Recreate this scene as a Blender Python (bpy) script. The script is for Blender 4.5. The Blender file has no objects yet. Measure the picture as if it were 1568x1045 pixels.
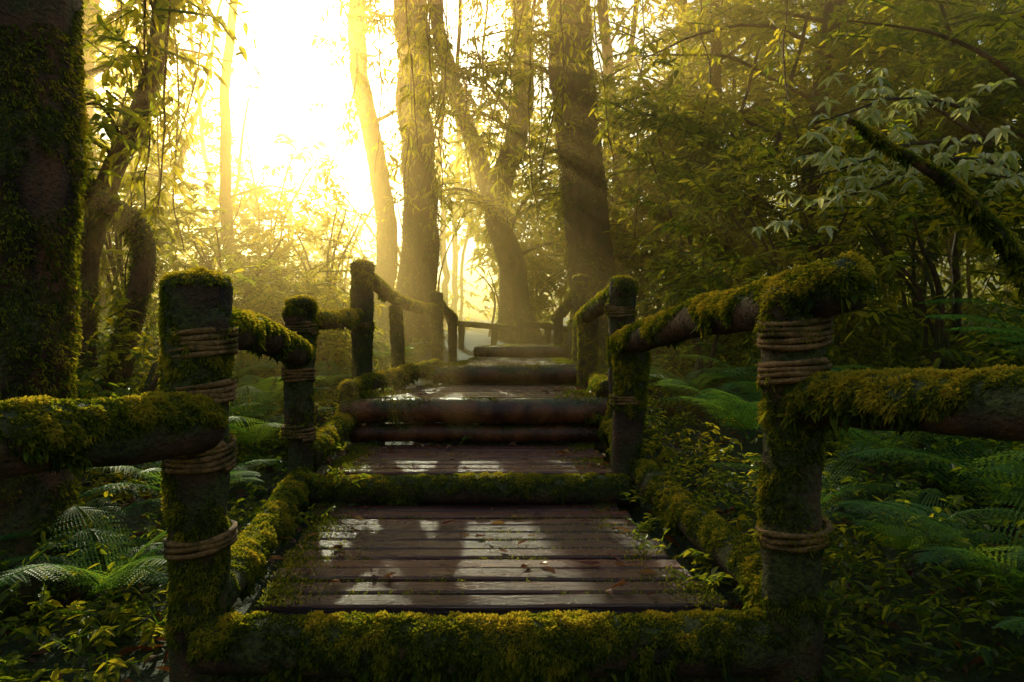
import bpy, math, numpy as np
from mathutils import Vector
rng=np.random.default_rng(7)
sc=bpy.context.scene
COL=sc.collection
AZ=math.radians(-17); EL=math.radians(24.5)
SUN=np.array([math.sin(AZ)*math.cos(EL),math.cos(AZ)*math.cos(EL),math.sin(EL)])
GEL=math.radians(21);GAZ=math.radians(-20)   # axis of the opening in the canopy
GAP=np.array([math.sin(GAZ)*math.cos(GEL),math.cos(GAZ)*math.cos(GEL),math.sin(GEL)])

# ---------------- helpers
def nrm(a):
    return a/np.maximum(np.linalg.norm(a,axis=-1,keepdims=True),1e-9)
def _h(i,j,k):
    n=(i*374761393+j*668265263+k*2147483647+i*j*1013+k*j*7919)&0xffffffff
    n=((n^(n>>13))*1274126177)&0xffffffff
    n=(n^(n>>16))&0xffffffff
    return n/4294967295.0
def vnoise(P):
    P=np.asarray(P,float)+1000.0
    I=np.floor(P).astype(np.int64); f=P-I; f=f*f*(3-2*f)
    r=0
    for a in (0,1):
        for b in (0,1):
            for c in (0,1):
                w=(f[...,0] if a else 1-f[...,0])*(f[...,1] if b else 1-f[...,1])*(f[...,2] if c else 1-f[...,2])
                r=r+w*_h(I[...,0]+a,I[...,1]+b,I[...,2]+c)
    return r
def fbm(P,o=3):
    s=0;a=1;t=0
    for i in range(o):
        s=s+a*vnoise(P*(2**i)+i*17.3);t+=a;a*=.5
    return s/t
def empty(name):
    o=bpy.data.objects.new(name,None);COL.objects.link(o);return o
def mesh_np(name,V,F,mat,tint=None,parent=None,smooth=False):
    V=np.asarray(V,np.float32);F=np.asarray(F,np.int32)
    me=bpy.data.meshes.new(name)
    me.vertices.add(len(V));me.vertices.foreach_set('co',V.ravel())
    k=F.shape[1]
    me.loops.add(F.size);me.loops.foreach_set('vertex_index',F.ravel())
    me.polygons.add(len(F));me.polygons.foreach_set('loop_start',np.arange(0,F.size,k,dtype=np.int32))
    me.polygons.foreach_set('use_smooth',np.full(len(F),smooth))
    me.update(calc_edges=True)
    if tint is not None:
        a=me.attributes.new('tint','FLOAT','POINT');a.data.foreach_set('value',np.asarray(tint,np.float32))
    me.materials.append(mat)
    o=bpy.data.objects.new(name,me);COL.objects.link(o)
    if parent: o.parent=parent
    return o
TOTAL=[0]
class Leaves:
    def __init__(s): s.V=[];s.T=[];s.n=0
    def add(s,pos,d,up,L,w,tint,fold=.12,droop=.12):
        n=len(pos)
        if n==0:return
        L=np.broadcast_to(L,(n,))[:,None];w=np.broadcast_to(w,(n,))[:,None]
        d=nrm(d);sd=nrm(np.cross(d,up));nn=np.cross(sd,d)
        g=np.array([0,0,-1.])
        b=pos; t=pos+d*L+g*L*droop
        l1=pos+d*L*.3+sd*w*.5+nn*w*fold; r1=pos+d*L*.3-sd*w*.5+nn*w*fold
        l2=pos+d*L*.66+sd*w*.38+nn*w*fold+g*L*droop*.35; r2=pos+d*L*.66-sd*w*.38+nn*w*fold+g*L*droop*.35
        s.V.append(np.stack([b,r1,r2,t,l2,l1],1).reshape(-1,3))
        s.T.append(np.repeat(np.broadcast_to(tint,(n,)),6));s.n+=n
    def make(s,name,mat,parent=None):
        if s.n==0:return None
        TOTAL[0]+=s.n
        V=np.concatenate(s.V);T=np.concatenate(s.T);n=len(V)//6
        B=(np.arange(n)*6)[:,None]
        F=np.concatenate([B+np.array([0,1,2,3]),B+np.array([0,3,4,5])])
        return mesh_np(name,V,F,mat,T,parent)

APEX=np.array([-.15,1.0,.4])
def shaft(P):
    # openings in the canopy that run along the sun direction (light shafts)
    t=(P[:,2]-.3)/SUN[2];g=P-SUN*t[:,None]
    nz=vnoise(np.stack([g[:,0]*.9,g[:,1]*.5,g[:,0]*0],1)+3.7)
    keep=nz>.40
    walk=(np.abs(g[:,0]+.2)<1.9)&(g[:,1]>.5)&(g[:,1]<8)&(P[:,2]>1.6)
    nz2=vnoise(np.stack([g[:,0]*1.6,g[:,1]*1.1,g[:,0]*0],1)+9.7)
    return keep&(~walk|(nz2>np.where(P[:,1]>8.5,.62,.78)))
def gapmask(P,lo=4.,hi=13.,r=None):
    v=P-APEX;dist=np.linalg.norm(v,axis=1)+1e-6
    ca=np.clip((v@GAP)/dist,-1,1);ang=np.degrees(np.arccos(ca))
    el=np.degrees(np.arcsin(np.clip(v[:,2]/dist,-1,1)))
    nzz=(vnoise(P*.9)-.5)
    ang=ang+nzz*9
    k=np.clip((ang-lo)/(hi-lo),0,1)
    k=np.maximum(k*k*(3-2*k),np.clip((14-el+nzz*7)/4,0,.95)*(P[:,1]>5.5))
    low=P[:,2]<1.3+.52*np.maximum(P[:,1],1)+.5*(vnoise(P*1.3)-.5)
    return (rng.random(len(P))<k+.04)&low
def clearmask(P):
    walk=(np.abs(P[:,0]+.2)<1.25)&(P[:,2]<2.6)&(P[:,1]<10.5)&(P[:,1]>-2)
    cam=(np.linalg.norm((P-np.array([0,0,.93]))*np.array([1,1,1]),axis=1)<2.4)
    tun=(P[:,1]>0)&(P[:,1]<9)&(np.abs(P[:,0]+.1)<.9+.10*P[:,1])&(P[:,2]<3.2)
    return ~(walk|cam|tun)
def twigs(LV,O,D,Lt,k,L,asp=.3,tint=None,sag=.35,stem=True,gap=True,clear=True,jit=.35,glo=4,ghi=14,down=.35,sh=True):
    m=np.ones(len(O),bool)
    if clear: m&=clearmask(O)
    if gap: m&=gapmask(O,glo,ghi)
    if sh: m&=shaft(O)
    Lt=np.broadcast_to(Lt,m.shape)[m];O=O[m];D=D[m]
    if tint is not None: tint=tint[m]
    n=len(O)
    if n==0:return
    D=nrm(D)
    if tint is None: tint=rng.random(n)
    t=np.linspace(.12,1,k)[None,:,None]
    P=O[:,None,:]+D[:,None,:]*Lt[:,None,None]*t
    P=P+np.array([0,0,-1.])*(Lt[:,None,None]*sag*t*t)
    S=nrm(np.cross(D,np.array([0,0,1.])+rng.normal(0,.2,(n,3))))
    sg=np.where(np.arange(k)%2==0,1.,-1.)[None,:,None]
    d=D[:,None,:]*.6+S[:,None,:]*sg*.8+np.array([0,0,-down])+rng.normal(0,jit,(n,k,3))
    up=np.array([0,0,1.])+rng.normal(0,.45,(n,k,3))
    LL=L*(.65+.7*rng.random((n,k)))
    tt=np.clip(tint[:,None]+rng.normal(0,.12,(n,k)),0,1)
    LV.add(P.reshape(-1,3),d.reshape(-1,3),up.reshape(-1,3),LL.ravel(),(LL*asp*(.8+.4*rng.random((n,k)))).ravel(),tt.ravel(),droop=.18)
    if stem:
        LV.add(O,D*1.0+np.array([0,0,-sag*.6]),rng.normal(0,1,(n,3)),Lt,.006+.004*Lt,np.zeros(n),fold=0,droop=.1)

def smooth_path(pts,n):
    pts=np.asarray(pts,float);m=len(pts)
    if m==2:
        t=np.linspace(0,1,n)[:,None];return pts[0]*(1-t)+pts[1]*t
    P=np.vstack([2*pts[0]-pts[1],pts,2*pts[-1]-pts[-2]])
    u=np.linspace(0,m-1-1e-6,n);i=u.astype(int);f=(u-i)[:,None]
    a,b,c,d=P[i],P[i+1],P[i+2],P[i+3]
    return .5*((2*b)+(-a+c)*f+(2*a-5*b+4*c-d)*f*f+(-a+3*b-3*c+d)*f**3)
def tube(pts,radii,n=24,seg=16,amp=.08,freq=4.,cap=True,wob=0.):
    C=smooth_path(pts,n)
    radii=np.interp(np.linspace(0,1,n),np.linspace(0,1,len(radii)),radii)
    if wob>0:
        C=C+(np.stack([fbm(C*1.3+5),fbm(C*1.3+25),fbm(C*1.3+45)],1)-.5)*wob
    T=nrm(np.gradient(C,axis=0))
    if cap:
        r0,r1=radii[0],radii[-1]
        a=np.array([0.,.35,.7,.9]);
        pre=[C[0]-T[0]*r0*.55*(1-q) for q in a];pr=[r0*math.sqrt(1-(1-q)**2) for q in a]
        post=[C[-1]+T[-1]*r1*.55*(1-q) for q in a[::-1]];po=[r1*math.sqrt(1-(1-q)**2) for q in a[::-1]]
        C=np.vstack([pre,C,post]);T=np.vstack([[T[0]]*4,T,[T[-1]]*4]);radii=np.concatenate([pr,radii,po]);n=len(C)
    ov=C[-1]-C[0]
    ref=np.array([0,0,1.]) if abs(nrm(ov)[2])<.75 else np.array([0,1.,0])
    A=nrm(np.cross(T,ref));B=np.cross(A,T)
    th=np.linspace(0,2*np.pi,seg,endpoint=False)
    dirs=A[:,None,:]*np.cos(th)[None,:,None]+B[:,None,:]*np.sin(th)[None,:,None]
    base=C[:,None,:]+dirs*radii[:,None,None]
    nz=fbm(base.reshape(-1,3)*freq).reshape(n,seg)-.5
    nz2=fbm(base.reshape(-1,3)*freq*.3+9).reshape(n,seg)-.5
    nz3=fbm(base.reshape(-1,3)*freq*3+19).reshape(n,seg)-.5
    V=C[:,None,:]+dirs*(radii[:,None]*(1+amp*2*nz+amp*2*nz2+amp*1.2*nz3))[:,:,None]
    i=np.arange(n-1)[:,None]*seg;j=np.arange(seg)[None,:]
    j2=(j+1)%seg
    F=np.stack([i+j,i+seg+j,i+seg+j2,i+j2],-1).reshape(-1,4)
    return V.reshape(-1,3),F
def join(parts):
    V=[];F=[];o=0
    for v,f in parts:
        V.append(v);F.append(f+o);o+=len(v)
    return np.concatenate(V),np.concatenate(F)
def sample(V,F,n):
    a,b,c,d=V[F[:,0]],V[F[:,1]],V[F[:,2]],V[F[:,3]]
    N=np.cross(c-a,d-b);ar=np.linalg.norm(N,axis=1);N=nrm(N)
    i=rng.choice(len(F),n,p=ar/ar.sum())
    u=rng.random((n,1));v=rng.random((n,1))
    P=(a[i]*(1-u)+b[i]*u)*(1-v)+(d[i]*(1-u)+c[i]*u)*v
    return P,N[i]
def moss(LV,V,F,dens,L=.028,topbias=.4,thr=.42,hang=.5,freq=5.,asp=.36,mn=.33):
    a,b,c,d=V[F[:,0]],V[F[:,1]],V[F[:,2]],V[F[:,3]]
    area=.5*np.linalg.norm(np.cross(c-a,d-b),axis=1).sum()
    n=int(area*dens)
    P,N=sample(V,F,n)
    nz=fbm(P*freq+3)+topbias*N[:,2]*.5
    nz2=fbm(P*26+8)
    m=(nz>thr)&(nz2>mn)
    P=P[m];N=N[m];nz=nz[m];nz2=nz2[m];k=len(P)
    lump=np.clip(nz2-mn,0,.4)*np.clip((nz-thr)*6,0,1)
    d_=N*.8+rng.normal(0,.8,(k,3))+np.array([0,0,-hang])*(1-np.clip(N[:,2:3],0,1))
    LL=L*(.4+.8*rng.random(k))*(1+2.2*(N[:,2]<-.3)*rng.random(k)**3)
    t=np.clip(.55*(nz-thr)*3+.15+(nz2-.5)*1.7+rng.normal(0,.2,k),0,1)
    LV.add(P+N*(lump*.04*(L/.016)-.004)[:,None],d_,rng.normal(0,1,(k,3)),LL,LL*asp*(.7+.8*rng.random(k)),t,droop=.25)

# ---------------- materials
def mat(name):
    m=bpy.data.materials.new(name);m.use_nodes=True;nt=m.node_tree;nt.nodes.clear()
    out=nt.nodes.new('ShaderNodeOutputMaterial');return m,nt,out
def N(nt,t,**k):
    n=nt.nodes.new(t)
    for a,b in k.items(): setattr(n,a,b)
    return n
def ramp(nt,fac,stops):
    r=N(nt,'ShaderNodeValToRGB');e=r.color_ramp.elements
    while len(e)>len(stops): e.remove(e[-1])
    while len(e)<len(stops): e.new(.5)
    for x,(p,c) in zip(e,stops): x.position=p;x.color=(*c,1)
    nt.links.new(fac,r.inputs[0]);return r.outputs[0]
def noise(nt,scale,detail=4,vec=None,mapscale=None,rough=.6):
    tc=N(nt,'ShaderNodeTexCoord');mp=N(nt,'ShaderNodeMapping');nt.links.new(tc.outputs['Object'],mp.inputs[0])
    if mapscale: mp.inputs['Scale'].default_value=mapscale
    n=N(nt,'ShaderNodeTexNoise');n.inputs['Scale'].default_value=scale;n.inputs['Detail'].default_value=detail;n.inputs['Roughness'].default_value=rough
    nt.links.new(mp.outputs[0],n.inputs['Vector']);return n.outputs['Fac']
def leafmat(name,stops,tstops,trans=.45,rough=.42,spec=.5):
    m,nt,out=mat(name)
    at=N(nt,'ShaderNodeAttribute',attribute_name='tint')
    c=ramp(nt,at.outputs['Fac'],stops);ct=ramp(nt,at.outputs['Fac'],tstops)
    p=N(nt,'ShaderNodeBsdfPrincipled');nt.links.new(c,p.inputs['Base Color']);p.inputs['Roughness'].default_value=rough
    p.inputs['Specular IOR Level'].default_value=spec
    tr=N(nt,'ShaderNodeBsdfTranslucent');nt.links.new(ct,tr.inputs[0])
    mx=N(nt,'ShaderNodeMixShader');mx.inputs[0].default_value=trans
    nt.links.new(p.outputs[0],mx.inputs[1]);nt.links.new(tr.outputs[0],mx.inputs[2]);nt.links.new(mx.outputs[0],out.inputs[0])
    return m
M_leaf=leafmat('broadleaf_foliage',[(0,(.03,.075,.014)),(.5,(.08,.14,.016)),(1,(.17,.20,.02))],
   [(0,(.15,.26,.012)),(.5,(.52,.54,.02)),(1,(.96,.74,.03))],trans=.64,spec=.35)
M_pale=leafmat('sunlit_pale_leaves',[(0,(.14,.19,.05)),(.5,(.42,.46,.20)),(1,(.62,.62,.36))],
   [(0,(.2,.3,.03)),(.5,(.5,.55,.1)),(1,(.8,.75,.3))],trans=.45,rough=.35)  # cream leaves, with caught sunlight put into the pale colour
M_fern=leafmat('fern_fronds',[(0,(.02,.08,.026)),(.5,(.05,.16,.04)),(1,(.12,.25,.045))],
   [(0,(.06,.2,.03)),(.5,(.22,.44,.04)),(1,(.55,.68,.05))],trans=.5,spec=.35)
M_mossb=leafmat('moss_tufts',[(0,(.025,.045,.007)),(.45,(.10,.14,.013)),(1,(.34,.29,.028))],
   [(0,(.08,.12,.006)),(.5,(.38,.42,.016)),(1,(.92,.66,.04))],trans=.45,rough=.7,spec=.15)
M_dead=leafmat('fallen_leaves',[(0,(.06,.02,.01)),(.5,(.22,.06,.02)),(1,(.34,.18,.04))],
   [(0,(.1,.03,.01)),(.5,(.3,.09,.02)),(1,(.5,.28,.05))],trans=.3,rough=.3)
def barkmat(name,dark,light,mossc,mossthr=.5,scale=9,rough=.75,bump=.6,up=.25,bd=.02):
    m,nt,out=mat(name)
    p=N(nt,'ShaderNodeBsdfPrincipled')
    f1=noise(nt,scale,6,mapscale=(1,1,.35));f2=noise(nt,3.1,5)
    f3=noise(nt,60,4)
    c=ramp(nt,f1,[(.35,dark),(.65,light)])
    gm=N(nt,'ShaderNodeNewGeometry');sx=N(nt,'ShaderNodeSeparateXYZ');nt.links.new(gm.outputs['Normal'],sx.inputs[0])
    ma=N(nt,'ShaderNodeMath',operation='MULTIPLY_ADD');nt.links.new(sx.outputs[2],ma.inputs[0]);ma.inputs[1].default_value=up;nt.links.new(f2,ma.inputs[2])
    mk=ramp(nt,ma.outputs[0],[(mossthr-.06,(0,0,0)),(mossthr+.08,(1,1,1))])
    mc=ramp(nt,f3,[(.35,tuple(x*.25 for x in mossc)),(.65,mossc)])
    mx=N(nt,'ShaderNodeMix',data_type='RGBA');nt.links.new(mk,mx.inputs[0]);nt.links.new(c,mx.inputs[6]);nt.links.new(mc,mx.inputs[7])
    nt.links.new(mx.outputs[2],p.inputs['Base Color']);p.inputs['Roughness'].default_value=rough
    ad=N(nt,'ShaderNodeMath',operation='ADD');nt.links.new(f1,ad.inputs[0]);nt.links.new(f3,ad.inputs[1])
    b=N(nt,'ShaderNodeBump');b.inputs['Strength'].default_value=bump;b.inputs['Distance'].default_value=bd;nt.links.new(ad.outputs[0],b.inputs['Height']);nt.links.new(b.outputs[0],p.inputs['Normal'])
    nt.links.new(p.outputs[0],out.inputs[0]);return m
M_bark=barkmat('tree_bark',(.03,.013,.007),(.22,.09,.032),(.12,.12,.018),.54,bump=1,bd=.04)
M_log=barkmat('mossy_log',(.025,.013,.007),(.16,.075,.03),(.10,.12,.018),.48,up=.2,bump=1,bd=.03)
M_bare=barkmat('wet_bare_log',(.05,.014,.007),(.24,.075,.024),(.10,.11,.02),.66,rough=.22,bump=.5)
M_ground=barkmat('forest_soil',(.014,.011,.006),(.06,.038,.02),(.04,.07,.012),.5,scale=5,bump=1)
def plankmat():
    m,nt,out=mat('wet_wood_planks');p=N(nt,'ShaderNodeBsdfPrincipled')
    g=noise(nt,9,8,mapscale=(.35,7,7),rough=.7);w=noise(nt,2.3,4);g2=noise(nt,30,5,mapscale=(.2,6,6))
    c=ramp(nt,g,[(.3,(.022,.005,.003)),(.55,(.11,.022,.009)),(.75,(.34,.095,.026))])
    oi=N(nt,'ShaderNodeAttribute',attribute_name='tint')
    hv=N(nt,'ShaderNodeHueSaturation');nt.links.new(c,hv.inputs['Color'])
    vv=N(nt,'ShaderNodeMapRange');nt.links.new(oi.outputs['Fac'],vv.inputs[0]);vv.inputs[3].default_value=.5;vv.inputs[4].default_value=1.5
    nt.links.new(vv.outputs[0],hv.inputs['Value']);nt.links.new(hv.outputs[0],p.inputs['Base Color'])
    r=N(nt,'ShaderNodeMapRange');nt.links.new(w,r.inputs[0]);r.inputs[1].default_value=.35;r.inputs[2].default_value=.65;r.inputs[3].default_value=.14;r.inputs[4].default_value=.36
    nt.links.new(r.outputs[0],p.inputs['Roughness']);p.inputs['Specular IOR Level'].default_value=.7
    ad=N(nt,'ShaderNodeMath',operation='ADD');nt.links.new(g,ad.inputs[0]);nt.links.new(g2,ad.inputs[1])
    b=N(nt,'ShaderNodeBump');b.inputs['Strength'].default_value=.9;b.inputs['Distance'].default_value=.009;nt.links.new(ad.outputs[0],b.inputs['Height'])
    nt.links.new(b.outputs[0],p.inputs['Normal'])
    nt.links.new(p.outputs[0],out.inputs[0]);return m
M_plank=plankmat()
def ropemat():
    m,nt,out=mat('jute_rope');p=N(nt,'ShaderNodeBsdfPrincipled')
    f=noise(nt,90,4);f2=noise(nt,9,3)
    c=ramp(nt,f,[(.3,(.12,.06,.02)),(.7,(.40,.21,.07))])
    c2=ramp(nt,f2,[(.45,(1,1,1)),(.6,(.3,.38,.15))])
    mx=N(nt,'ShaderNodeMix',data_type='RGBA',blend_type='MULTIPLY');mx.inputs[0].default_value=1
    nt.links.new(c,mx.inputs[6]);nt.links.new(c2,mx.inputs[7]);nt.links.new(mx.outputs[2],p.inputs['Base Color']);p.inputs['Roughness'].default_value=.85
    nt.links.new(p.outputs[0],out.inputs[0]);return m
M_rope=ropemat()

# ---------------- ground
def zg(x,y):
    x=np.asarray(x,float);y=np.asarray(y,float)
    base=-.5+.115*np.clip(y,-3,12)+.03*np.clip(y-12,0,40)
    side=.10*np.clip(np.abs(x+.2)-1.3,0,12)**1.0*.6
    P=np.stack([x*.5,y*.5,x*0],-1)
    near=np.clip(np.abs(x+.2)-1.0,0,1)
    return base+side+(fbm(P)-.5)*.5*near+(fbm(P*5)-.5)*.08
xs=np.concatenate([[-300,-120,-50,-25],np.linspace(-14,14,170),[25,50,120,300]])
ys=np.concatenate([[-300,-100,-30,-10],np.linspace(-5,28,190),[40,80,160,320]])
X,Y=np.meshgrid(xs,ys);Z=zg(X,Y);V=np.stack([X,Y,Z],-1).reshape(-1,3)
nx=len(xs);i=(np.arange(len(ys)-1)*nx)[:,None];j=np.arange(nx-1)[None,:]
F=np.stack([i+j,i+j+1,i+j+1+nx,i+j+nx],-1).reshape(-1,4)
mesh_np('ground',V,F,M_ground,smooth=True)

# ---------------- boardwalk
BW=empty('wooden_boardwalk')
def box(cx,cy,cz,sx,sy,sz,rot=0,bev=.008,tilt=0):
    n=14;xx=np.linspace(-sx/2,sx/2,n)
    h=sy/2;t=sz/2
    prof=np.array([[-h,-t],[h,-t],[h,t-bev],[h-bev,t],[-h+bev,t],[-h,t-bev]])
    V=[]
    for q in xx:
        for p in prof: V.append([q,p[0],p[1]])
    V=np.array(V);s=len(prof);F=[]
    for a in range(n-1):
        for b in range(s): 
            F.append([a*s+b,a*s+(b+1)%s,(a+1)*s+(b+1)%s,(a+1)*s+b])
    for e,fl in((0,1),((n-1)*s,0)):
        f=[[e+0,e+1,e+2,e+5],[e+5,e+2,e+3,e+4]]
        for q in f: F.append(q[::-1] if not fl else q)
    F=np.array(F)[:,::-1]
    wob=(fbm(V*np.array([3,0,0])+np.array([cx,cy*9,cz]))-.5)
    V[:,1]+=wob*.016
    V[:,2]+=(fbm(V*np.array([2,0,0])+np.array([cx+4,cy*7,cz]))-.5)*.010+V[:,1]*tilt
    c,s_=math.cos(rot),math.sin(rot)
    V=np.stack([V[:,0]*c-V[:,1]*s_,V[:,0]*s_+V[:,1]*c,V[:,2]],1)+np.array([cx,cy,cz])
    return V,F
MOSS=Leaves()
def deck(y0,y1,z,l0,l1,r0,r1,n,nm,tl=0):
    parts=[];tt=[]
    for k in range(n):
        f=(k+.5)/n;y=y0+(y1-y0)*f;w=(y1-y0)/n
        l=l0+(l1-l0)*f+rng.normal(0,.018);r=r0+(r1-r0)*f+rng.normal(0,.018)
        v,fc=box((l+r)/2,y,z-.018+rng.normal(0,.003),r-l,w-.016-rng.random()*.012,.036,rot=rng.normal(0,.006),tilt=rng.normal(0,.018))
        parts.append((v,fc));tt.append(np.full(len(v),rng.random()))
        g=int((r-l)*170);px=l+(r-l)*rng.random(g)
        kk=fbm(np.stack([px*2.5,np.full(g,y*3),np.zeros(g)],1))+.25*np.abs((px-(l+r)/2)/((r-l)/2))**3>.54
        px=px[kk];g=len(px)
        P=np.stack([px,np.full(g,y+w/2)+rng.normal(0,.006,g),np.full(g,z-.008)],1)
        MOSS.add(P,rng.normal(0,.6,(g,3))+np.array([0,0,.7]),rng.normal(0,1,(g,3)),.012+.014*rng.random(g),.005,rng.random(g)*.7)
        g=300
        for side in(0,1):
            ee=l if side==0 else r
            px=ee+(1 if side==0 else -1)*np.abs(rng.normal(0,.08,g))
            P=np.stack([px,y+(rng.random(g)-.5)*w,np.full(g,z-.003)],1)
            q=fbm(P*5+3)>.42;P=P[q];g2=len(P)
            MOSS.add(P,rng.normal(0,.7,(g2,3))+np.array([0,0,.6]),rng.normal(0,1,(g2,3)),.012+.016*rng.random(g2),.006,rng.random(g2)*.8)
    v,f=join(parts)
    mesh_np(nm,v,f,M_plank,np.concatenate(tt),BW)
deck(2.33,3.72,0,-.87,-1.05,.74,.56,11,'planks_tread_1')
deck(3.86,4.84,.15,-1.05,-1.12,.58,.57,8,'planks_tread_2')
deck(5.0,6.2,.47,-1.1,-.75,.62,.64,9,'planks_tread_3')
deck(6.42,8.4,.64,-.66,-.45,.64,.6,14,'planks_tread_4')
deck(8.6,11.5,.78,-.4,.3,.6,1.3,20,'planks_tread_5')
deck(-.6,2.05,-.33,-.85,-.85,.75,.75,19,'planks_landing')
def beam(pts,rad,nm,m,dens,n=40,L=.03,thr=.42,amp=.07,topb=.4,hang=.5,freq=5,seg=20,LV=None,par=None):
    v,f=tube(pts,rad,n,seg,amp,5.,wob=.03)
    mesh_np(nm,v,f,m,parent=par or BW,smooth=True)
    if dens: moss(LV if LV is not None else MOSS,v,f,dens,L,topb,thr,hang,freq)
beam([(-1.0,2.25,-.1),(0,2.23,-.1),(.92,2.25,-.1)],[.09,.095],'front_step_log',M_log,80000,60,.017,.42,hang=.7)
beam([(-1.0,2.28,-.28),(.92,2.28,-.28)],[.09,.09],'front_lower_log',M_log,12000,40,.025,.45)
beam([(-1.13,3.79,.06),(-.3,3.77,.065),(.64,3.79,.06)],[.075,.08],'second_step_log',M_log,60000,60,.014,.47)
beam([(-1.2,4.95,.375),(-.2,4.92,.38),(.74,4.95,.375)],[.09,.095],'third_step_log',M_bare,16000,60,.016,.58,topb=.1)
beam([(-1.15,4.98,.21),(.7,4.98,.21)],[.07,.07],'third_lower_log',M_bare,2500,40,.022,.62)
beam([(-.7,6.32,.555),(0,6.3,.56),(.7,6.3,.555)],[.085,.08],'fourth_step_log',M_bare,9000,40,.018,.58)
beam([(-.66,6.38,.40),(.68,6.38,.40)],[.07,.07],'fourth_lower_log',M_bare,2500,40,.02,.6)
beam([(-.45,8.5,.71),(.66,8.5,.71)],[.07,.07],'fifth_step_log',M_bare,3000,30,.02,.6)
beam([(-1.02,2.35,.03),(-1.12,3.1,.04),(-1.2,3.85,.10)],[.07,.075],'curb_log_left_1',M_log,60000,40,.015,.45)
beam([(-1.17,3.95,.22),(-1.2,4.85,.30)],[.07,.07],'curb_log_left_2',M_log,40000,30,.017,.43)
beam([(-1.2,5.0,.52),(-1.05,5.7,.56),(-.7,6.45,.62)],[.06,.065],'curb_log_left_3',M_log,30000,30,.019,.4)
beam([(.93,2.3,.06),(.85,3.0,.07),(.74,3.85,.14)],[.08,.075],'curb_log_right_1',M_log,64000,40,.016,.44)
beam([(.7,3.95,.22),(.7,4.85,.28)],[.07,.07],'curb_log_right_2',M_log,40000,30,.017,.43)
beam([(.7,5.0,.53),(.7,6.3,.56)],[.06,.06],'curb_log_right_3',M_log,26000,30,.019,.4)
for nm,pts in(('joist_left',[(-.8,2.35,-.12),(-.95,4.9,.0)]),('joist_right',[(.6,2.35,-.12),(.45,4.9,.0)])):
    beam(pts,[.06,.06],nm,M_log,0,20)
MOSS.make('moss',M_mossb,BW)
st=[]
for x,y,t in((-.8,2.3,-.15),(.65,2.3,-.15),(-.95,3.8,.0),(.5,3.8,.0),(-1.0,5.0,.3),(.55,5,.3),(-.55,6.4,.5),(.55,6.4,.5),(-.7,-.3,-.36),(.6,-.3,-.36),(-.3,8.5,.6),(.5,8.5,.6)):
    st.append(tube([(x,y,t-.9),(x,y,t)],[.07,.07],6,10,.05))
v,f=join(st);mesh_np('support_posts',v,f,M_log,parent=BW,smooth=True)
DL=Leaves();n=150
dx=rng.uniform(-.95,.6,n);dy=rng.uniform(2.35,5.8,n)
side=rng.random(n)<.5;dx[side]=np.where(rng.random(side.sum())<.5,rng.uniform(-.98,-.7,side.sum()),rng.uniform(.35,.62,side.sum()))
dz=np.where(dy<3.7,.004,np.where(dy<4.84,.154,.474));ok=~(((dy>3.7)&(dy<3.87))|((dy>4.83)&(dy<5.02)));dx,dy,dz=dx[ok],dy[ok],dz[ok];n=len(dx)
P=np.stack([dx,dy,dz+.004],1)
DL.add(P,np.stack([rng.normal(0,1,n),rng.normal(0,1,n),rng.random(n)*.25],1),np.array([0,0,1.])+rng.normal(0,.25,(n,3)),.03+.05*rng.random(n),.016+.018*rng.random(n),rng.random(n),fold=.3,droop=0)
DL.make('fallen_leaves',M_dead)
SD=Leaves()
for (x,y,z,k) in((-1.0,3.72,.12,9),(-.85,3.75,.1,6),(-.35,4.9,.16,4),(.7,3.6,.05,9),(.85,3.3,.0,8),(.62,3.2,.0,9),(.6,2.9,.0,6),(-1.12,4.2,.2,7),(.35,4.95,.47,4),(.8,2.75,.0,10),(.66,4.85,.3,7),(-1.1,5.1,.45,6),(-.98,3.3,.02,5),(.72,2.55,.0,8)):
    a=rng.uniform(0,6.28,k);D=np.stack([np.cos(a)*.6,np.sin(a)*.6,np.full(k,.8)],1)
    O=np.array([x,y,z])+rng.normal(0,.03,(k,3))*np.array([1,1,.1])
    twigs(SD,O,D,.07+.06*rng.random(k),4,.045,.42,.3+.4*rng.random(k),gap=False,clear=False,sh=False)
SD.make('seedling_plants',M_leaf)

# ---------------- railings
def rope(x,y,z,r,turns=4,par=None,nm='rope_binding'):
    n=turns*28;t=np.linspace(0,1,n)
    th=t*turns*2*np.pi+rng.random()*6;pitch=.0185
    ax,ay=rng.normal(0,.05,2)
    C=np.stack([x+(r+.006)*np.cos(th),y+(r+.006)*np.sin(th),z+(t-.5)*turns*pitch+.003*np.sin(th*2.3+1)+ax*r*np.cos(th)+ay*r*np.sin(th)],1)
    T=nrm(np.gradient(C,axis=0));A=np.stack([np.cos(th),np.sin(th),0*th],1);B=np.cross(T,A)
    seg=8;ph=np.linspace(0,2*np.pi,seg,endpoint=False)
    s=np.arange(n)[:,None]*0.9
    rr=.0095*(1+.3*np.cos(3*(ph[None,:])+s))
    V=C[:,None,:]+(A[:,None,:]*np.cos(ph)[None,:,None]+B[:,None,:]*np.sin(ph)[None,:,None])*rr[:,:,None]
    i=np.arange(n-1)[:,None]*seg;j=np.arange(seg)[None,:];j2=(j+1)%seg
    F=np.stack([i+j,i+j2,i+seg+j2,i+seg+j],-1).reshape(-1,4)
    V=V.reshape(-1,3)
    mesh_np(nm,V,F,M_rope,parent=par,smooth=True)
    return V,F
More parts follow.
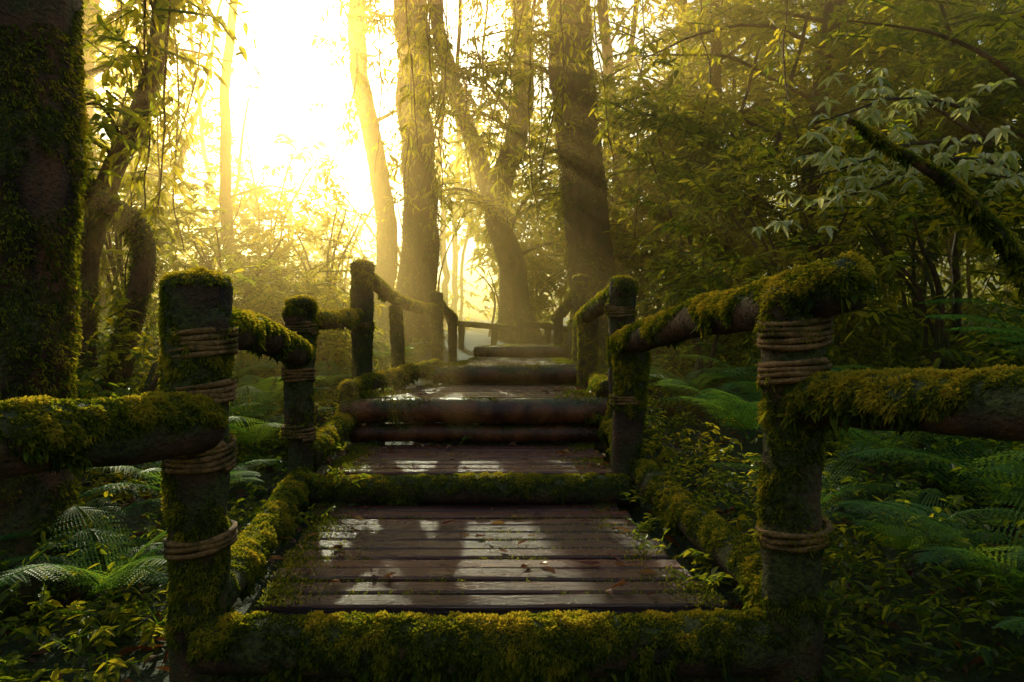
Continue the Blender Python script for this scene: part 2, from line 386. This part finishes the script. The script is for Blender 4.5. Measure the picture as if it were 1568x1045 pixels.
def railing(posts,rails,ropes):
    E=empty('mossy_log_railing');LV=Leaves()
    for k,(x,y,zt,r,dens,thr) in enumerate(posts):
        zb=float(zg(x,y))-.25
        hang=.6
        ln=(rng.random()-.5)*.05
        v,f=tube([(x-ln,y,zb),(x,y,(zb+zt)/2),(x+ln,y,zt-r*.4)],[r*1.08,r*.90,r*.97,r*1.04],80,32,.12,6.,wob=.04)
        mesh_np('post_%d'%(k+1),v,f,M_log,parent=E,smooth=True)
        moss(LV,v,f,dens*1.6,.015,.9,thr,hang,5.,mn=.38)
    for k,(pts,r,dens,thr) in enumerate(rails):
        v,f=tube(pts,r,80,32,.11,6.,wob=.06)
        mesh_np('rail_%d'%(k+1),v,f,M_log,parent=E,smooth=True)
        moss(LV,v,f,dens*1.6,.016,.7,thr,.7,5.)
    for k,(x,y,z,r,t) in enumerate(ropes):
        v,f=rope(x,y,z,r,t,E,'rope_%d'%(k+1))
        moss(LV,v,f,14000,.012,.3,.53,.5,7.,mn=.3)
    LV.make('moss',M_mossb,E)
# left
railing([(-1.05,2.3,1.13,.1,38000,.47),(-1.22,3.9,.84,.08,30000,.46),(-1.39,4.5,1.17,.09,28000,.43),(-1.21,5.5,1.52,.085,22000,.43),
         (-1.1,6.6,1.22,.065,12000,.43),(-.85,7.8,1.40,.07,12000,.43),(-.8,9.2,1.18,.06,9000,.43),(-1.95,.75,1.0,.1,8000,.5)],
  [([(-1.02,2.24,.96),(-1.13,3.1,.91),(-1.2,3.95,.80)],[.078,.068],38000,.47),
   ([(-1.42,4.42,1.06),(-1.3,5.0,1.03),(-1.2,5.55,1.08)],[.07,.06],32000,.42),
   ([(-1.2,5.45,1.44),(-1.1,6.5,1.26),(-.87,7.7,1.18)],[.06,.055],20000,.42),
   ([(-.88,7.75,1.36),(-.8,9.2,1.14)],[.05,.05],12000,.42),
   ([(-1.0,2.25,.635),(-1.25,1.85,.65),(-1.95,.7,.71)],[.09,.095],60000,.45)],
  [(-1.045,2.3,.905,.1,5),(-1.05,2.3,.74,.098,4),(-1.05,2.3,.53,.098,5),(-1.05,2.3,.235,.1,3),(-1.22,3.9,.7,.08,4),(-1.22,3.9,.37,.08,4),(-1.39,4.5,.97,.09,4),(-1.39,4.5,.45,.09,3),(-1.21,5.5,1.0,.085,3)])
# right
railing([(.93,2.25,1.10,.1,42000,.46),(.66,3.9,.88,.088,36000,.43),(.76,4.8,1.32,.09,30000,.42),(.64,5.8,1.10,.08,20000,.41),
         (.75,7.5,1.58,.09,14000,.43),(.6,9.0,1.17,.06,9000,.43),(1.85,.55,1.0,.1,8000,.5)],
  [([(1.04,2.1,1.09),(.93,2.3,1.055),(.80,3.1,.985),(.64,3.95,.87)],[.085,.085,.078,.07],54000,.43),
   ([(.78,4.72,1.25),(.7,5.3,1.16),(.62,5.9,1.05)],[.07,.065],30000,.41),
   ([(.75,7.45,1.5),(.68,8.2,1.3),(.58,9.1,1.14)],[.06,.055],14000,.4),
   ([(.9,2.25,.72),(1.15,1.8,.745),(1.85,.5,.78)],[.082,.088],58000,.42)],
  [(.93,2.25,.935,.102,5),(.93,2.25,.80,.1,4),(.93,2.25,.28,.102,3),(.76,4.8,1.1,.092,4),(.66,3.9,.55,.088,3)])
railing([(-.8,10.6,1.13,.05,5000,.45),(-.29,10.7,1.1,.05,5000,.45),(.12,10.6,1.2,.055,5000,.45),(.56,10.9,1.12,.05,5000,.45)],
  [([(-.9,10.5,1.1),(.12,10.6,1.03)],[.045,.04],6000,.45),([(.12,10.6,1.13),(.9,11,1.02)],[.045,.04],6000,.45)],[])

# ---------------- trees
def tree(path,rad,nb=8,name='mossy_tree',moss_d=0,br=(1.2,2.6),leafL=.11,hlo=.35,tw=26,seg=20,n=60,amp=.12,lv=11,up=.25,bt=None,glo=6,ghi=17,mL=.035):
    E=empty(name)
    p=np.array(path,float);p[0,2]=float(zg(p[0,0],p[0,1]))-.2
    v,f=tube(p,rad,n,seg,amp,2.2,wob=.15)
    fl=np.clip(1-(v[:,2]-p[0,2]-.2)/.7,0,1)**2
    c=np.array([p[0,0],p[0,1]]);v[:,:2]+=(v[:,:2]-c)*fl[:,None]*.5
    mesh_np('trunk',v,f,M_bark,parent=E,smooth=True)
    LV=Leaves();ML=Leaves()
    if moss_d: moss(ML,v,f,moss_d,mL,.1,.44,.8,2.5)
    C=smooth_path(p,60);parts=[]
    for b in range(nb):
        h=hlo+(1-hlo)*(b+rng.random())/nb;k=int(min(h,.99)*59); o=C[k]
        a=rng.uniform(0,2*np.pi);L=rng.uniform(*br)
        d=np.array([math.cos(a),math.sin(a),up+rng.normal(0,.2)])
        mid=o+d*L*.5+np.array([0,0,.12*L]);end=o+d*L+np.array([0,0,-.05*L])
        if not clearmask(np.array([mid,end])).all(): continue
        r=min(np.interp(h,np.linspace(0,1,len(rad)),rad)*.28,.04)
        me_=np.array([mid,end])
        if gapmask(me_).all() and shaft(me_).any():
            parts.append(tube([o,mid,end],[r,r*.6,r*.2],14,8,.1,4.,wob=.15))
        q=rng.random(tw)*.75+.3
        O=np.where(q[:,None]<.5,o+(mid-o)*(q*2)[:,None],mid+(end-mid)*((q-.5)*2)[:,None])+rng.normal(0,.22,(tw,3))*L*.35
        D=nrm(rng.normal(0,1,(tw,3))*np.array([1,1,.55])+d*.4)
        twigs(LV,O,D,.25+.45*rng.random(tw),lv,leafL,.38,np.clip(rng.normal(.5 if bt is None else bt,.2,tw)+ (rng.random()-.5)*.4,0,1),glo=glo,ghi=ghi)
    if parts:
        v,f=join(parts);mesh_np('branches',v,f,M_bark,parent=E,smooth=True)
    LV.make('foliage',M_leaf,E);ML.make('moss',M_mossb,E)
tree([(-2.3,3.0,0),(-2.28,3.0,1),(-2.22,3.0,2.4),(-2.1,3.05,4.5),(-2.0,3.1,8)],[.34,.29,.3,.3,.24],8,moss_d=14000,br=(1.,2.),hlo=.5,n=110,seg=40,mL=.02)
tree([(-3.9,6,0),(-3.64,6,1.98),(-3.12,6,3.5),(-2.9,6.1,6.5)],[.12,.09,.07,.05],14,moss_d=4000,hlo=.25,br=(.8,1.8))
tree([(-3.4,5.4,0),(-3.0,5.6,1.6),(-3.6,5.8,2.2),(-4.4,6,3.4)],[.09,.08,.07,.05],8,moss_d=4000,hlo=.4,br=(.6,1.3))
tree([(-1.6,11,0),(-1.5,11,3),(-1.6,11,6),(-1.5,11,11)],[.34,.27,.27,.2],9,moss_d=900,hlo=.25,br=(.8,1.8),bt=.8)
tree([(-2.4,12.5,0),(-2.3,12.5,3),(-2.8,12.5,6),(-2.7,12.5,10)],[.24,.17,.16,.12],8,moss_d=500,hlo=.25,br=(.8,1.8),bt=.8)
tree([(.15,11.9,0),(.0,11.5,2.0),(-.25,11.5,3.2),(.2,11.4,5.),(-.1,11.4,9)],[.28,.22,.2,.18,.12],12,moss_d=900,hlo=.25,br=(.8,1.8),bt=.8)
tree([(.35,12.5,0),(-.3,12.4,3.2),(-.9,12.3,5.),(-1.6,12.3,7.5)],[.2,.17,.15,.1],10,moss_d=500,hlo=.3,br=(.8,1.8),bt=.8)
tree([(1.3,9.5,0),(1.15,9.5,1.6),(.95,9.5,3.4),(.75,9.6,6),(.6,9.7,11)],[.42,.31,.3,.29,.2],10,moss_d=3500,hlo=.4,n=110,seg=32,br=(.8,1.8),bt=.7)
tree([(1.9,12,0),(1.85,12,4),(1.4,12,8)],[.15,.11,.08],12,hlo=.25,bt=.75)
tree([(2.6,10,0),(2.4,10,2.5),(3.0,10,4.5),(2.7,10,8)],[.14,.11,.09,.06],22,moss_d=900,hlo=.2,bt=.65)
tree([(3.6,8,0),(3.5,8,3),(3.9,8,6),(3.6,8,9)],[.13,.11,.09,.06],24,moss_d=900,hlo=.2,bt=.6)
tree([(5.2,11,0),(5.2,11,4),(5.0,11,10)],[.3,.24,.2],20,moss_d=500,hlo=.25)
tree([(4.6,5.8,0),(4.9,5.8,2.5),(4.6,5.8,5),(4.9,6,8)],[.15,.12,.10,.08],20,moss_d=900,hlo=.2)
tree([(6.8,8,0),(6.9,8,4),(6.5,8,9)],[.3,.25,.18],18,moss_d=300,hlo=.2)
tree([(-5.6,8,0),(-5.3,8,3),(-5.6,8,8)],[.2,.16,.1],16,moss_d=400,hlo=.2)
tree([(-6.4,10.5,0),(-6.6,10.5,4),(-6.2,10.5,9)],[.2,.16,.1],14,moss_d=400,hlo=.2)
tree([(-3.6,10,0),(-4.2,10,3),(-4.0,10,7)],[.1,.08,.05],10,moss_d=400,hlo=.2,bt=.75)
for k in range(26):
    x=rng.uniform(-7,7);y=rng.uniform(7.5,15)
    if abs(x+.2)<1.4 and y<12: x+=2.2*np.sign(x+.2)
    h=rng.uniform(3.5,7);l=rng.normal(0,.7)
    r=rng.uniform(.03,.06)
    if -5.5<x<-.5: h*=.5;r*=.6;l*=1.3
    tree([(x,y,0),(x+l*.3+rng.normal(0,.2),y,h*.35),(x+l*.6+rng.normal(0,.25),y,h*.7),(x+l,y,h+.5)],[r,r*.8,r*.6,r*.35],8,name='sapling_tree',br=(.5,1.3),hlo=.25,tw=16,seg=8,n=30,bt=.7)

E=empty('leaning_mossy_branch')
v,f=tube([(4.0,4.0,-.2),(3.1,4.0,1.15),(2.66,4.0,1.72),(2.36,4.0,1.95),(2.0,4.05,2.2)],[.05,.045,.04,.028,.015],50,12,.15,6.,wob=.06)
mesh_np('branch',v,f,M_bark,parent=E,smooth=True);LV=Leaves();moss(LV,v,f,50000,.02,.4,.3,.6);LV.make('moss',M_mossb,E)
E=empty('pale_leaf_branch');LV=Leaves();parts=[]
for (a,b,c) in [((4.2,6,2.6),(3.,5.2,2.7),(2.0,4.6,2.35)),((4.2,6,2.6),(2.9,5.,2.3),(1.9,4.5,1.95)),((4.6,5.4,1.9),(3.4,4.9,2.15),(2.5,4.5,2.05)),((4.2,6,2.6),(3.2,5,2.6),(2.4,4.7,2.55)),((4.6,5.4,1.9),(3.6,4.6,1.95),(2.9,4.3,1.95)),((4.2,6,2.6),(2.9,5.,2.1),(1.75,4.4,1.7))]:
    a,b,c=map(np.array,(a,b,c));parts.append(tube([a,b,c],[.02,.012,.005],24,6,.1,5.,wob=.1))
    for q in np.linspace(.45,1,7):
        o=b+(c-b)*((q-.5)*2) if q>.5 else a+(b-a)*q*2
        for s in range(3):
            oo=o+rng.normal(0,.10,3)+np.array([0,0,.02]);k=rng.integers(4,8)
            an=np.linspace(0,6.28,k,endpoint=False)+rng.random()+rng.normal(0,.25,k)
            D=np.stack([np.cos(an),np.sin(an),-.35+rng.normal(0,.3,k)],1)
            LV.add(np.repeat(oo[None],k,0),D,np.array([0,0,1.])+rng.normal(0,.3,(k,3)),.06+.06*rng.random(k),.028+.014*rng.random(k),np.clip(.7+rng.normal(0,.25,k),0,1),droop=.35)
v,f=join(parts);mesh_np('twigs',v,f,M_bark,parent=E,smooth=True);LV.make('leaves',M_pale,E)

# ---------------- shrubs
def shrub(x,y,rx,ry,h,nt,L=.1,bt=.5,name='understory_shrub',asp=.4,z0=0):
    E=empty(name);LV=Leaves();g=float(zg(x,y))
    n=int(nt*2.6)
    U=nrm(rng.normal(0,1,(n,3)))*(rng.random((n,1))**.45)
    O=np.array([x,y,g+z0+h*.5])+U*np.array([rx,ry,h*.55])
    m=fbm(O*1.6+x)>.47;O=O[m];U=U[m]
    c=fbm(O*1.1+31)
    twigs(LV,O,nrm(U+rng.normal(0,.6,U.shape)+np.array([0,0,.25])),.22+.35*rng.random(len(O)),11,L,asp,np.clip((c-.5)*2.2+bt+rng.normal(0,.12,len(O)),0,1),glo=5,ghi=16)
    LV.make('foliage',M_leaf,E)
    st=[]
    for k in range(5):
        a=rng.uniform(0,6.28);e=np.array([x+rx*.6*math.cos(a),y+ry*.6*math.sin(a),g+h*.7])
        st.append(tube([(x+rng.normal(0,.1),y,g-.1),(x+(e[0]-x)*.3,y+(e[1]-y)*.3,g+h*.4),e],[.025,.018,.008],16,6,.1,4.,wob=.2))
    v,f=join(st);mesh_np('stems',v,f,M_bark,parent=E,smooth=True)
for a in [(2.6,6.5,1.0,1.0,2.4,240,.09,.55),(3.6,5.6,1.1,1.,2.2,240,.09,.45),(2.2,8.5,1.1,1.2,3.6,360,.1,.75),(4.4,7.5,1.4,1.3,4.0,420,.1,.55),
          (3.0,10.5,1.4,1.4,5.0,480,.11,.75),(5.6,6.3,1.3,1.2,3.4,340,.1,.4),(6.2,9.5,1.8,1.5,5.5,500,.12,.45),(2.1,12.5,1.2,1.2,5,320,.12,.8),
          (4.6,13,2,1.5,7,560,.13,.65),(7.8,12,2.,1.5,7,500,.13,.4),(3.4,3.9,.7,.7,1.1,140,.07,.35),
          (-3.0,7.2,.9,1.,2.2,280,.09,.75),(-4.4,7.8,1.2,1.2,3.2,360,.1,.75),(-2.6,9.3,1.0,1,2.8,320,.1,.85),(-5.8,6.6,1.2,1.2,3.5,300,.1,.6),
          (-4.2,11.5,1.8,1.4,4.4,460,.12,.85),(-6.6,11,1.8,1.5,5,400,.12,.75),(-2.8,5.0,.6,.6,.9,110,.08,.6),(-2.0,7.5,.5,.7,1.0,120,.08,.8),(-8.5,9,2,1.5,6,400,.12,.6),
          (1.75,6.2,.45,.7,1.1,110,.08,.6),(1.8,11,.7,1,2.2,180,.1,.8),(-1.9,13.5,1.8,1,3.6,400,.11,.9),(.4,14,1.6,1,3.0,320,.11,.9),(-.2,12.6,.8,.4,1.8,150,.1,.85),(-3.4,13.4,1.6,.8,4.,360,.11,.9)]:
    shrub(*a)

# ---------------- ferns
def fern(x,y,s=1.,nf=9,bi=False,z=None,bt=.65,arc=None):
    E=Leaves();g=float(zg(x,y))+.08 if z is None else z
    for k in range(nf):
        a=2*np.pi*k/nf+rng.normal(0,.25) if arc is None else rng.uniform(*arc)
        L=s*rng.uniform(.75,1.1);n=30
        t=np.linspace(0,1,n);el=1.15-1.35*t+rng.normal(0,.1)
        dr=np.stack([np.cos(a)*np.cos(el),np.sin(a)*np.cos(el),np.sin(el)],1)
        P=np.array([x,y,g])+np.cumsum(dr,0)*L/n
        S=np.array([-math.sin(a),math.cos(a),0])
        pl=L*.30*np.sin(np.pi*np.clip(t*.93+.07,0,1))**.75*(1-.25*t)
        pl=np.where(t<.12,0,pl);q=t>=.12
        tb=np.clip(bt+rng.normal(0,.15),0,1)
        E.add(P[:-1],np.diff(P,axis=0),np.tile(S,(n-1,1)),np.linalg.norm(np.diff(P,axis=0),axis=1)*1.1,.008*s,np.full(n-1,.1),droop=0,fold=0)
        for sg in(1,-1):
            d=nrm(S*sg+dr*.35+np.array([0,0,-.12])+rng.normal(0,.05,(n,3)))
            Pq,dq,lq,rq=P[q],d[q],pl[q],dr[q]
            up=nrm(np.cross(S,rq))*1.0
            up=np.where(up[:,2:3]<0,-up,up)
            if not bi: E.add(Pq,dq,up,lq,L/n*.95,np.clip(tb+rng.normal(0,.08,len(lq)),0,1),droop=.15)
            else:
                m=9;u=np.linspace(.08,.97,m)
                for uu in u:
                    pp=Pq+dq*(lq*uu)[:,None]+np.array([0,0,-1.])*(lq*.15*uu*uu)[:,None]
                    ll=L*.03*(1.15-uu)
                    for s2 in(1,-1):
                        E.add(pp,nrm(rq*s2+dq*.5),up,ll,L*.0125,np.clip(tb+rng.normal(0,.08,len(pp)),0,1),droop=.05)
    E.make('fern',M_fern)
for a in [(2.3,3.0,1.0,12,True),(1.75,2.35,.7,11,True),(2.9,3.7,1.0,11,True),(3.1,2.6,.9,11,True),(1.6,4.6,.85,12,True),(2.0,5.3,.9,10,True),(1.45,3.3,.55,10,True),
          (2.5,4.4,.8,10,False),(1.5,5.8,.7,10,False),(3.6,4.7,.9,9,False),(-1.75,4.6,.7,10,True),(-1.7,3.6,.6,10,True),(-1.6,2.7,.55,10,True),(-2.0,5.6,.7,9,False),(-1.75,6.6,.6,9,False),
          (-2.6,4.1,.7,9,False),(1.4,7.2,.6,9,False),(-1.5,8.2,.6,9,False),(-2.6,6.4,.7,9,False),(1.9,1.9,.6,9,True),(4.2,3.8,.9,9,False),(1.55,2.7,.5,9,True),(2.0,3.7,.8,10,True),(-2.0,3.1,.55,9,True),(-2.2,4.9,.6,9,False),(2.4,2.2,.8,11,True)]:
    fern(*a)
fern(2.9,3.3,1.0,8,True,z=.55,bt=.35)
fern(3.6,4.2,1.1,8,True,z=.7,bt=.3)

# ---------------- undergrowth
UG=Leaves();n=38000
x=rng.uniform(-7,7,n);y=.8+12*rng.random(n)**1.5
m=(np.abs(x+.2)>1.08);x=x[m];y=y[m]
m=fbm(np.stack([x,y,0*x],1)*1.2)>.35;x=x[m];y=y[m];n=len(x)
hh=rng.random(n)**1.5*.34*np.clip(.35+(np.abs(x+.2)-1.1)*.8,0,1.2)
O=np.stack([x,y,zg(x,y)+.02+hh],1);O=O[(O[:,2]<.93)|(O[:,1]>4)]
c=fbm(O*1.5+11)
n=len(O)
twigs(UG,O,rng.normal(0,1,(n,3))*np.array([1,1,.3])+np.array([0,0,.45]),.08+.12*rng.random(n),6,.046,.46,np.clip((c-.45)*2+.35+rng.normal(0,.15,n),0,1),gap=False,clear=False,sh=False)
UG.make('undergrowth',M_leaf)
LL=Leaves();n=9000;x=rng.uniform(-6,6,n);y=rng.uniform(.5,9,n);m=np.abs(x+.2)>.9;x,y=x[m],y[m];n=len(x)
LL.add(np.stack([x,y,zg(x,y)+.01],1),rng.normal(0,1,(n,3))*np.array([1,1,.25]),np.array([0,0,1.])+rng.normal(0,.4,(n,3)),.05+.05*rng.random(n),.03,rng.random(n)*.7,fold=.3,droop=0)
LL.make('leaf_litter',M_dead)

# ---------------- distant forest
E=empty('distant_forest');DF=Leaves()
nc=1150
cx=rng.uniform(-22,22,nc);cy=rng.uniform(14.5,27,nc);cz=rng.uniform(0,17,nc)
Cn=np.stack([cx,cy,cz],1)
m=(fbm(Cn*.35)>.42)
top=np.interp(cx,[-22,-12,-8,2,6,10],[13,10,5.2,5.8,10,15])+rng.normal(0,.9,nc)
m&=cz<top+.2*(cy-14)
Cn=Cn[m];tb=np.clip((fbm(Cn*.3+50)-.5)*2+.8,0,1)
per=22
O=(Cn[:,None,:]+rng.normal(0,1,(len(Cn),per,3))*np.array([.8,.6,.6])).reshape(-1,3)
D=rng.normal(0,1,O.shape)*np.array([1,1,.6])
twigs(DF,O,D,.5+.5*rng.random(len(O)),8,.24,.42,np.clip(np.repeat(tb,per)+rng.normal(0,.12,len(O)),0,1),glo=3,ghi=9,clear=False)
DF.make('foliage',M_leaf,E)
tr=[]
for k in range(26):
    x=rng.uniform(-18,18);y=rng.uniform(14,24);r=rng.uniform(.05,.17);l=rng.normal(0,.8)
    if -9<x<-2: continue
    tr.append(tube([(x,y,float(zg(x,y))-.3),(x+l*.3,y,5),(x+l,y,16)],[r,r*.8,r*.5],20,10,.1,1.5,wob=.5))
v,f=join(tr);mesh_np('trunks',v,f,M_bark,parent=E,smooth=True)

# ---------------- unseen foliage behind the viewpoint, added to block sky light
CF=Leaves()
nb=260
an=rng.uniform(math.pi*1.0,math.pi*2.0,nb);rr=rng.uniform(7,11,nb)
Cn=np.stack([rr*np.cos(an),rr*np.sin(an)+2,rng.uniform(0,4.5,nb)],1)
per=8
O=(Cn[:,None,:]+rng.normal(0,.55,(len(Cn),per,3))).reshape(-1,3)
twigs(CF,O,rng.normal(0,1,O.shape),.5+.4*rng.random(len(O)),7,.26,.42,rng.random(len(O)),gap=False,sh=False)
CF.make('sky_blocking_foliage',M_leaf)

E=empty('hanging_vines');parts=[];VL=Leaves()
vn=[(-3.25,6,5,.9),(-2.6,5.4,5,1.9),(-3.6,7,6,1.2),(.3,9,6,2.4),(2.1,8,6,1.5),(3.2,7,6,1.8),(1.7,9,6,2.2),(-.9,10,6.5,2.2)]
for k in range(22):
    vn.append((rng.uniform(-2.4,1.4),rng.uniform(7.5,10.5),rng.uniform(5.8,6.5),rng.uniform(2.2,4.4)))
for k in range(8):
    vn.append((rng.uniform(-4.6,-2.9),rng.uniform(5,7),rng.uniform(4.5,5.5),rng.uniform(1.2,2.8)))
for (x,y,zt,zb) in vn:
    p=[(x,y,zt),(x+rng.normal(0,.15),y,(zt+zb)/2),(x+rng.normal(0,.15),y,zb)]
    parts.append(tube(p,[.008,.010,.006],30,5,.2,5.,wob=.25))
    C=smooth_path(p,40)[8:];k=len(C)*2;o=np.repeat(C,2,0)+rng.normal(0,.05,(k,3))
    o=o[rng.random(k)<.45];k=len(o)
    twigs(VL,o,rng.normal(0,1,(k,3))*np.array([1,1,.3])-np.array([0,0,.5]),.08+.18*rng.random(k),5,.10,.3,np.clip(rng.normal(.8,.2,k),0,1),gap=False,sh=False,down=.8)
v,f=join(parts);mesh_np('vines',v,f,M_bark,parent=E,smooth=True);VL.make('leaves',M_leaf,E)

# ---------------- mist
def mistbox():
    me=bpy.data.meshes.new('morning_mist')
    x0,x1,y0,y1,z0,z1=-16,16,4.4,22,-3,5.4
    vs=[(x,y,z) for x in(x0,x1) for y in(y0,y1) for z in(z0,z1)]
    me.from_pydata(vs,[],[(0,1,3,2),(4,6,7,5),(0,4,5,1),(2,3,7,6),(0,2,6,4),(1,5,7,3)])
    m,nt,out=mat('mist');v=N(nt,'ShaderNodeVolumeScatter')
    v.inputs['Color'].default_value=(1,.68,.24,1);v.inputs['Density'].default_value=.06;v.inputs['Anisotropy'].default_value=.72
    ab=N(nt,'ShaderNodeVolumeAbsorption');ab.inputs['Color'].default_value=(1,.92,.2,1);ab.inputs['Density'].default_value=.02
    ad=N(nt,'ShaderNodeAddShader');nt.links.new(v.outputs[0],ad.inputs[0]);nt.links.new(ab.outputs[0],ad.inputs[1])
    nt.links.new(ad.outputs[0],out.inputs['Volume']);me.materials.append(m)
    o=bpy.data.objects.new('morning_mist',me);COL.objects.link(o)
mistbox()

# ---------------- light
w=bpy.data.worlds.new('World');sc.world=w;w.use_nodes=True;nt=w.node_tree
bg=nt.nodes['Background'];sky=nt.nodes.new('ShaderNodeTexSky');sky.sky_type='NISHITA';sky.sun_disc=False
sky.sun_elevation=EL;sky.sun_rotation=AZ;sky.dust_density=5.;sky.air_density=1.6;sky.ozone_density=0.2
nt.links.new(sky.outputs[0],bg.inputs[0]);bg.inputs[1].default_value=.15
l=bpy.data.lights.new('sun','SUN');l.energy=5;l.angle=math.radians(.5);l.color=(1,.81,.48)
o=bpy.data.objects.new('sun',l);COL.objects.link(o);o.rotation_euler=Vector(tuple(SUN)).to_track_quat('Z','Y').to_euler()
cam=bpy.data.cameras.new('camera');cam.lens=24;cam.sensor_width=36;cam.clip_end=1000;cam.clip_start=.05
co=bpy.data.objects.new('camera',cam);COL.objects.link(co);co.location=(0,0,.93);co.rotation_euler=(math.radians(90-.55),0,0)
sc.camera=co
sc.view_settings.view_transform='Standard';sc.view_settings.look='None';sc.view_settings.exposure=0
print('leaves total',TOTAL,'df',DF.n,'cf',CF.n,'ug',UG.n)
